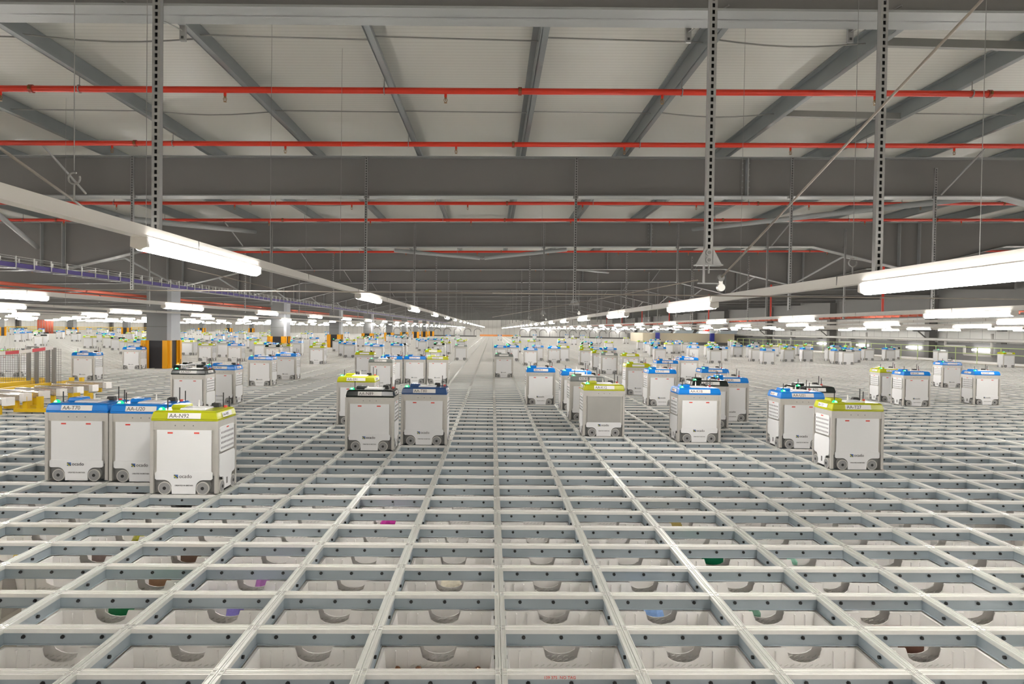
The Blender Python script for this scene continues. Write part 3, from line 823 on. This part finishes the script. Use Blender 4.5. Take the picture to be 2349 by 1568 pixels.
# short clamps on the lower flange of the first beam
for k, (px, py) in enumerate(((418, 78), (1580, 82), (1952, 82))):
    p = at(px, py, Y=5.50); mb = MB().box((p.x-.022, p.y, p.z-.05), (p.x+.022, p.y+.03, p.z+.07), STRUT).box((p.x-.010, p.y-.002, p.z-.035), (p.x+.010, p.y, p.z-.015), HOLESHADE)
    mb.tube((p.x, p.y, p.z+.03), (p.x-.28 if k == 0 else p.x+.20, p.y-.36, p.z+.08), .006, ROD, 6)
    tag(mb.build('flange_clamp'), ['zinc clamp on the nearest beam at the left', 'zinc clamp on the nearest beam by the pulley strut', 'zinc clamp on the nearest beam by the right strut'][k], 'clamp')
# knee braces and bracing tubes
nb = 0
for k in range(1, 9):
    for x, side in ((-7.19, 'left'), (8.15, 'right')):
        nb += 1; s = 1 if x < 0 else -1; y = BY[k]
        mb = MB().tube((x-s*.36, y-.62, ZT+zs(x)), (x, y-.015, ZB+zs(x)+.03), .020, STRUT, 6)
        tag(mb.build('fly_brace'), f'short diagonal zinc brace on the {side} of the {ordn(k+1)} roof beam', 'brace')
def tube(name, a, b, r, label, m=BEAMF):
    mb = MB().tube(a, b, r, m, 12); mb.tube(a, Vector(a)+(Vector(b)-Vector(a)).normalized()*-.12, r*.5, m, 6); return tag(mb.build(name, None, True), label, 'bracing tube')
zc = ZB+.02
tube('bracing_tube', at(1290, 449, Y=12.5)+Vector((0, 0, -.0)), at(1570, 449, Y=12.5), .001, 'slim edge tube under the second beam') if False else None
tube('bracing_tube', at(1100, 592, Y=21.), at(905, 574, Y=19.9), .055, 'left half of the shallow V of bracing tubes over the centre')
tube('bracing_tube', at(1112, 592, Y=21.), at(1300, 572, Y=19.9), .055, 'right half of the shallow V of bracing tubes over the centre')
tube('bracing_tube', at(2230, 454, Y=12.8), at(1590, 526, Y=19.6), .06, 'long grey bracing tube crossing the right bay')
tube('bracing_tube', at(270, 500, Y=12.8), at(585, 531, Y=19.6), .06, 'long grey bracing tube crossing the left bay')
tube('bracing_tube', at(-30, 470, Y=14.), at(85, 567, Y=19.3), .06, 'thick bracing tube at the far left edge')
tube('bracing_tube', at(830, 605, Y=28.), at(940, 619, Y=29.), .05, 'short bracing tube beyond the fourth beam')
tube('bracing_tube', at(1395, 625, Y=33.), at(1305, 616, Y=28.), .05, 'short bracing tube right of centre beyond the fourth beam')
for k in range(2, 10):                                # crossing braces along the column line at left and the girder at right
    for x, side in ((-12.6, 'left'), (12.3, 'right')):
        y0, y1 = BY[k]+.3, BY[k+1]; z0, z1 = ZB-.55+zs(x), ZB+.1+zs(x)
        mb = MB(); s = -1 if x > 0 else 1
        mb.path([(x, y0, z0), (x, (y0+y1)/2, z1), (x, y1, z0)], .035, BEAMF, 6)
        tag(mb.build('column_line_brace'), f'long inverted V brace on the {side} line between roof beams, {ordn(k-1)} from the camera', 'brace')
# ================================================================== CABLE TRAY, RED MAINS
tx, tz = -7.45, CAMZ+.84
mb = MB()
for dx in (-.12, .12):
    for dz in (0, .09, .17): mb.tube((tx+dx, 3, tz+dz), (tx+dx, 120, tz+dz), .006, STRUT, 4)
for dx in (-.06, 0, .06): mb.tube((tx+dx, 3, tz), (tx+dx, 120, tz), .004, ROD, 4)
y = 4.
while y < 60:
    mb.path([(tx+.12, y, tz+.18), (tx+.12, y, tz), (tx-.12, y, tz), (tx-.12, y, tz+.18)], .011, SHINY, 4); y += .42
tray = mb.build('cable_tray')
MB().prism([(tx-.11, tz+.006), (tx+.11, tz+.006), (tx+.11, tz+.075), (tx-.11, tz+.075)], 1, 3, 120, PURPLE).build('cable_bundle', tray)
tag(tray, 'wire basket cable tray with purple cables hanging at the left', 'cable tray')
for n, (dx, dz) in enumerate(((-.0, 0), (.14, -.16))):
    x = -14.1+dx; z = CAMZ+1.12+dz
    o = MB().tube((x, 4, z), (x, 150, z), .055, REDP2, 14).build('water_main', None, True)
    for k in range(8): MB().tube((x, 12+6*k+dx*4, z), (x, 12.09+6*k+dx*4, z), .07, COUP, 14).build('pipe_coupling', o)
    tag(o, f'pale red water main running lengthwise at the left, {["upper", "lower"][n]} of the pair', 'pipe')
mb = MB()
for q in (0, .2): mb.tube((12.7+q*.3, 10, CAMZ+.62+q*.4), (12.7+q*.3, 150, CAMZ+.62+q*.4), .03, REDP2, 8)
y = 10
while y < 80: mb.box((12.62, y, CAMZ+.56), (12.86, y+.03, CAMZ+.75), REDP2); y += .45
tag(mb.build('red_cable_ladder'), 'ladder of pale red conduit running lengthwise at the right', 'cable ladder')
for k in range(7):
    y = 22+k*9.; x = 12.75
    MBt = MB().tube((x, y, CAMZ+.7), (x, y, ZB-.4+zs(x)), .04, REDP, 10)
    tag(MBt.build('red_riser_pipe'), f'short red riser above the red conduit ladder, {ordn(k+1)} from the camera', 'pipe', 'red riser pipes at the right')
# ================================================================== COLUMNS
def column(x, y, w, label, near):
    zt = ZB-.62+zs(x) if abs(x+13) < 3 else ZB+zs(x)
    mb = MB(); mb.box((-w/2, -w/2, -1.05), (w/2, w/2, zt), CONC); mb.box((-w/2-.004, -w/2-.004, 1.62), (w/2+.004, w/2+.004, 1.65), CHASS)
    r = mb.build('column'); r.location = (x, y, 0)
    g = MB().box((-w*.34, -w/2-.06, -.02), (w*.34, w/2+.06, 1.08), GUARDK).box((-w/2-.06, -w*.34, -.02), (w/2+.06, w*.34, 1.08), GUARDK).build('guard_band', r)
    mb = MB()
    for sx in (-1, 1):
        for sy_ in (-1, 1):
            cx, cy = sx*(w/2+.02), sy_*(w/2+.02)
            mb.box((cx-.16, cy-.07, -.01), (cx+.16, cy+.07, 1.09), GUARDY); mb.box((cx-.07, cy-.16, -.012), (cx+.07, cy+.16, 1.088), GUARDY)
    mb.build('corner_guard', g)
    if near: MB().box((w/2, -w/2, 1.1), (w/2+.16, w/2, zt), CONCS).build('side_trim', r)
    return tag(r, label, 'column', 'grey columns with yellow guards')
for n, k in enumerate(range(3, 24, 2)):
    column(-13.25, BY[k]+.35, .80, f'grey column with yellow and black guard in the main line, {ordn(n+1)} from the camera', n < 4)
for n, k in enumerate(range(1, 24, 2)):
    column(-62.3, BY[k]+.15, .9, f'grey column with yellow guard in the far left line, {ordn(n+1)} from the near end', False)
# ================================================================== WALLS
MB().box((XE-.10, YS, 3.1), (XE-.001, YN, ZR+.55), BEAM).build('trim_2', kind='structure')
MB().box((XW-.3, YS, -1.2), (XW, YN, ZR+2), WALLS).build('wall_left', kind='structure')
MB().box((XE, YS, -1.2), (XE+.3, YN, ZR+2), WALLS).build('wall_right', kind='structure')
MB().box((XW, YN, -1.2), (XE, YN+.3, ZR+2), WALLP).build('wall_far', kind='structure')
MB().box((XW, YS-.3, -1.2), (XE, YS, ZR+2), WALLP).build('wall_near', kind='structure')
MB().box((XE-.12, YS, -1.1), (XE-.001, YN, 1.25), WALLD).build('baseboard_right', kind='structure')
for k in range(0, 24, 2):
    y = BY[k]+.1
    o = MB().box((XE-.75, y, -1.05), (XE-.13, y+.55, ZB+zs(XE)+.0), BEAM).build('wall_column')
    MB().tube((XE-1.6, y-.02, 2.02), (XE-.7, y+.0, 1.3), .05, BEAM, 6).box((XE-2.0, y-.06, 2.02), (XE-.6, y+.06, 2.12), BEAM).build('pipe_bracket', o)
    tag(o, f'dark grey column on the right wall, {ordn(k//2+1)} from the camera', 'column', 'dark columns on the right wall')
    o = MB().box((XW+.13, y, -1.05), (XW+.7, y+.55, ZB+zs(XW)), BEAM).build('wall_column')
    tag(o, f'dark grey column on the left wall, {ordn(k//2+1)} from the near end', 'column', 'dark columns on the left wall')
for n, (x, z, r) in enumerate(((XE-1.25, 2.26, .12), (XE-1.25, 1.45, .10), (XE-1.75, 2.35, .07))):
    o = MB().tube((x, 5, z), (x, 150, z), r, DUCT, 14).build('insulated_pipe', None, True)
    cm = MB()
    for q in range(24): cm.box((x-.2, 6+6*q, z-r-.10), (x+.2, 6.4+6*q, z-r-.02), BEAM)
    cm.build('pipe_support', o)
    tag(o, f'white insulated pipe along the right wall, {["upper thick", "lower", "top slim"][n]} one', 'pipe')
for n in range(4):                                    # pipe loops on the right wall
    y = 28.8+n*15.1; x = XE-.6
    pts = [(x, y, 1.9), (x, y, .45), (x, y+2.6, .45), (x, y+2.6, 1.0), (x, y+4.6, 1.0), (x, y+4.6, 1.9)]
    mb = MB().path(pts, .09, DUCT, 12)
    tag(mb.build('pipe_loop', None, True), f'white bent pipe loop on the right wall, {ordn(n+1)} from the camera', 'pipe', 'bent pipe loops on the right wall')
# safety fence along the right edge of the grid
FN = mat('fence yellow green', (.55, .66, .30), .5)
fx = XR+.25; fe = MB()
for z in (.62, 1.02): fe.tube((fx, 8, z), (fx, 84, z), .022, FN, 6)
fe.box((fx-.01, 8, .02), (fx+.01, 84, .16), PLATE)
fr = fe.build('safety_fence')
for k in range(39): MB().box((fx-.02, 8+2*k-.02, -.1), (fx+.02, 8+2*k+.02, 1.04), FN).build('fence_post', fr)
tag(fr, 'yellow green safety railing along the right edge of the grid', 'railing')
MB().box((XR+.05, YA, -.3), (XE-.12, YN, -.12), LOWER).build('trim_1', kind='structure')
# low strip lights on the right wall
for n in range(7):
    y = 22+7.5*n; o = MB().box((XE-.30, y, .72), (XE-.13, y+1.7, .84), LAMP2).build('wall_light')
    tag(o, f'bright low strip light on the right wall, {ordn(n+1)} from the camera', 'wall light', 'low strip lights on the right wall')
# cream mezzanine at far right
mz = MB().box((19.5, 88, .35), (31.5, 96, 1.55), BEIGEF).box((19.5, 87.8, .004), (31.5, 88.2, .40), BEAM)
mzr = mz.build('mezzanine'); tag(mzr, 'cream fronted mezzanine platform at the far right of the grid', 'platform')
for n, px_ in enumerate((1508, 1633)):
    p = at(px_, 772, Y=87.6); b = MB().box((p.x-.26, 87.3, .003), (p.x+.26, 87.75, 1.6), mat('blue drum', (.04, .05, .35), .4))
    tag(b.build('blue_cabinet', None, False, .05), f'blue cabinet standing against the cream platform, {["left", "right"][n]} one', 'cabinet')
mb = MB()
for k in range(5): mb.tube((20.5+2.1*k, 92, 1.55), (20.5+2.1*k, 92, 4.), .05, ROD, 6)
tag(mb.build('pipe_rack'), 'rack of upright pipes on the cream platform', 'pipe rack')
for n in range(4):
    x = 21.+2.9*n; mb = MB(); mb.frus((x, 88.4), (x+2.2, 89.6), (x+.3, 88.7), (x+2.5, 89.4), 1.551, 1.85+.12*(n % 2), mat('pale blue sheet', (.66, .74, .80), .6))
    tag(mb.build('plastic_sheet'), f'pale blue plastic covered bundle on the cream platform, {ordn(n+1)} from the left', 'covered bundle', 'covered bundles on the platform')
p = at(1620, 767, Y=90.5); tag(MB().box((p.x-.35, 90.2, 1.551), (p.x+.35, 90.8, 2.25), REDLAB).build('red_box', None, False, .03), 'small red box on the cream platform', 'box')
# transfer arms along the far end
n = 0
for x0, x1 in ((-26, -4), (6, 30)):
    x = x0
    while x < x1:
        n += 1; y = 150.; mb = MB()
        pts = [(x, y, 0), (x, y, 1.2)] + [(x+.75-.75*math.cos(a), y, 1.2+.55*math.sin(a)) for a in [math.pi*q/6 for q in range(1, 6)]] + [(x+1.5, y, 1.1)]
        mb.path(pts, .065, CHASS, 6)
        tag(mb.build('transfer_arm'), f'dark arched transfer arm in the far row, {ordn(n)} from the left', 'arm', 'arched arms at the far end of the grid'); x += 2.2
for n, (x0, x1) in enumerate(((5.5, 30.), (-27, -3.5))):
    tag(MB().box((x0, 150.5, .003), (x1, 151.2, .28), CHASS).box((x0, 151, .28), (x1, 151.2, 1.9), WALLP).build('end_conveyor'), f'white backed conveyor at the far {["right", "left"][n]} end of the grid', 'conveyor')
ob = MB().box((-3.0, 165, 0.), (5., 165.2, .42), mat('orange barrier', (.85, .33, .10), .5)); tag(ob.build('orange_barrier'), 'low orange barrier across the far end of the centre aisle', 'barrier')
yb = MB()
for z in (.45, .85): yb.box((XL-.9, 70, z), (XL-.75, 180, z+.12), YELL)
for k in range(28): yb.box((XL-.9, 70+4*k, -.12), (XL-.8, 70.1+4*k, .95), YELL)
tag(yb.build('yellow_railing'), 'long yellow railing in front of the left wall', 'railing')
for k in range(6):
    p = at(88+6.3*k, 745, Y=112.); o = MB().tube((p.x, 112, 0.), (p.x, 112, 3.6), .17, REDP2, 10).build('red_standpipe', None, True)
    tag(o, f'tall pale red standpipe near the left wall, {ordn(k+1)} from the left', 'pipe', 'red standpipes near the left wall')
tag(MB().box((at(70, 757, Y=112.).x, 112.3, .003), (at(140, 757, Y=112.).x, 112.6, .3), BEAM).build('standpipe_base'), 'grey plinth behind the red standpipes', 'plinth')
# ================================================================== YELLOW FRAMES, WRAPPED ROLLS, MESH FENCE AT LEFT
def bar(mb, a, b, w, h, m):
    a = Vector(a); b = Vector(b); d = (b-a).normalized(); s = Vector((-d.y, d.x, 0)).normalized()*w/2; u = Vector((0, 0, h/2))
    mb.poly([a-s-u, a+s-u, a+s+u, a-s+u, b-s-u, b+s-u, b+s+u, b-s+u], [(0,1,2,3),(7,6,5,4),(0,4,5,1),(1,5,6,2),(2,6,7,3),(3,7,4,0)], m)
lay = [((0, 877), (165, 874), 17., .0), ]
A = at(-20, 899, Y=15.2); B = at(160, 876, Y=19.6)
mb = MB(); bar(mb, A, B, .10, .12, YELL)
for t in (.28, .5, .72, .93):
    c = A.lerp(B, t); dd = (B-A).normalized(); n_ = Vector((dd.y, -dd.x, 0)); q = c+n_*.052
    bar(mb, q-dd*.12, q+dd*.12, .006, .05, PLATE)
for t in (.0, .33, .66, 1.): c = A.lerp(B, t); bar(mb, (c.x-.05, c.y, c.z/2), (c.x+.05, c.y, c.z/2), .08, c.z, YELL)
fr1 = mb.build('yellow_rack_beam'); tag(fr1, 'yellow steel frame bar with small white labels slanting over wrapped rolls', 'frame')
A2 = at(-20, 886, Y=17.); B2 = at(110, 874, Y=19.5); mb = MB(); bar(mb, A2, B2, .10, .13, YELL)
for t in (0, .5, 1.): c = A2.lerp(B2, t); bar(mb, (c.x-.05, c.y, c.z/2), (c.x+.05, c.y, c.z/2), .08, c.z, YELL)
tag(mb.build('yellow_rack_beam'), 'yellow steel frame bar behind the labelled one', 'frame')
A3 = at(-20, 870, Y=19.2); B3 = at(100, 871, Y=19.2); mb = MB(); bar(mb, A3, B3, .10, .12, YELL); bar(mb, A3-Vector((0, 0, .14)), B3-Vector((0, 0, .14)), .10, .06, YELL)
for t in (0, .5, 1.): c = A3.lerp(B3, t); bar(mb, (c.x-.05, c.y, c.z/2), (c.x+.05, c.y, c.z/2), .08, c.z, YELL)
tag(mb.build('yellow_rack_beam'), 'double yellow rail lying across behind the mesh fence foot', 'frame')
for n, (px, py, Y) in enumerate(((75, 932, 13.4), (190, 922, 14.2), (175, 877, 18.2), (50, 924, 13.9))):
    p = at(px, py, Y=Y); p.z = 0
    mb = MB().box((p.x-.32, p.y-.06, .003), (p.x+.32, p.y+.06, .07), YELL).box((p.x-.16, p.y-.05, .07), (p.x-.08, p.y+.05, .30), YELL).box((p.x+.10, p.y-.05, .07), (p.x+.18, p.y+.05, .30), YELL)
    tag(mb.build('yellow_stand'), ['yellow upright foot nearest the blue robot', 'yellow upright foot beside the rolls', 'yellow joint at the end of the labelled bar', 'small yellow foot at the left edge'][n], 'bracket')
rolls = [(0, 920, 12.9), (40, 910, 13.4), (83, 904, 14.1), (123, 899, 14.8), (162, 894, 15.6), (197, 889, 16.4), (228, 883, 17.4)]
for n, (px, py, Y) in enumerate(rolls):
    p = at(px+14, py, Y=Y); L = 1.05; rr = .085; s = .30
    mb = MB(); a = Vector((p.x-L, Y+.25, p.z)); b = Vector((p.x, Y, p.z)); bar(mb, a, b, .17, .14, WRAP)
    r = mb.build('wrapped_roll', None, False, .02)
    e_ = MB(); dd = (b-a).normalized(); bar(e_, b, b+dd*.10, .18, .15, PLATE); e_.build('end_label', r)
    s_ = MB(); bar(s_, (a+(b-a)*.2)-Vector((.04, 0, p.z/2+.035)), (a+(b-a)*.2)-Vector((-.04, 0, p.z/2+.035)), .06, max(p.z-.075, .02), YELL); bar(s_, (a+(b-a)*.85)-Vector((.04, 0, p.z/2+.035)), (a+(b-a)*.85)-Vector((-.04, 0, p.z/2+.035)), .06, max(p.z-.075, .02), YELL); s_.build('cradle', r)
    tag(r, f'foil wrapped pack with white end label, {ordn(n+1)} from the left in the yellow frame', 'wrapped pack', 'foil wrapped packs in the yellow frame')
posts = []
for n, (px, pt, pb) in enumerate(((66, 794, 874), (84, 795, 876), (110, 797, 880), (124, 797, 882))):
    Y = 18.8 if n < 2 else 18.2
    a = at(px, pt, Y=Y); posts.append((a.x, Y, a.z))
mf = MB(); x1 = posts[3][0]; x0 = -20.; yb_, zt = 18.5, posts[2][2]-.03
x = x0
while x < x1: mf.box((x, yb_, .05), (x+.006, yb_+.006, zt), MESHG); x += .06
z = .05
while z < zt: mf.box((x0, yb_, z), (x1, yb_+.006, z+.006), MESHG); z += .06
mfo = mf.build('mesh_fence'); tag(mfo, 'grey wire mesh fence panel standing at the left edge', 'fence')
for (x, y, z) in posts: MB().box((x-.045, y-.03, 0), (x+.045, y+.03, z), MESHG).build('fence_post', mfo)
bar_ = MB().box((posts[0][0], 18.77, posts[0][2]-.03), (posts[1][0], 18.83, posts[0][2]), MESHG); bar_.build('top_rail', mfo)
a = at(-30, 811, Y=17.2); b = at(122, 797, Y=18.1); mt = MB()
n = 14
for k in range(n):
    t0, t1 = k/n, (k+1)/n; p0 = a.lerp(b, t0); p1 = a.lerp(b, t1); s0 = -.03*math.sin(math.pi*t0); s1 = -.03*math.sin(math.pi*t1)
    bar(mt, p0+Vector((0, 0, s0)), p1+Vector((0, 0, s1)), .004, .085, TAPE)
tag(mt.build('barrier_tape'), 'red and white barrier tape stretched along the mesh fence', 'tape')
print('objects', len(bpy.data.objects), 'lamps', len(lamps), 'far', len(FAR))
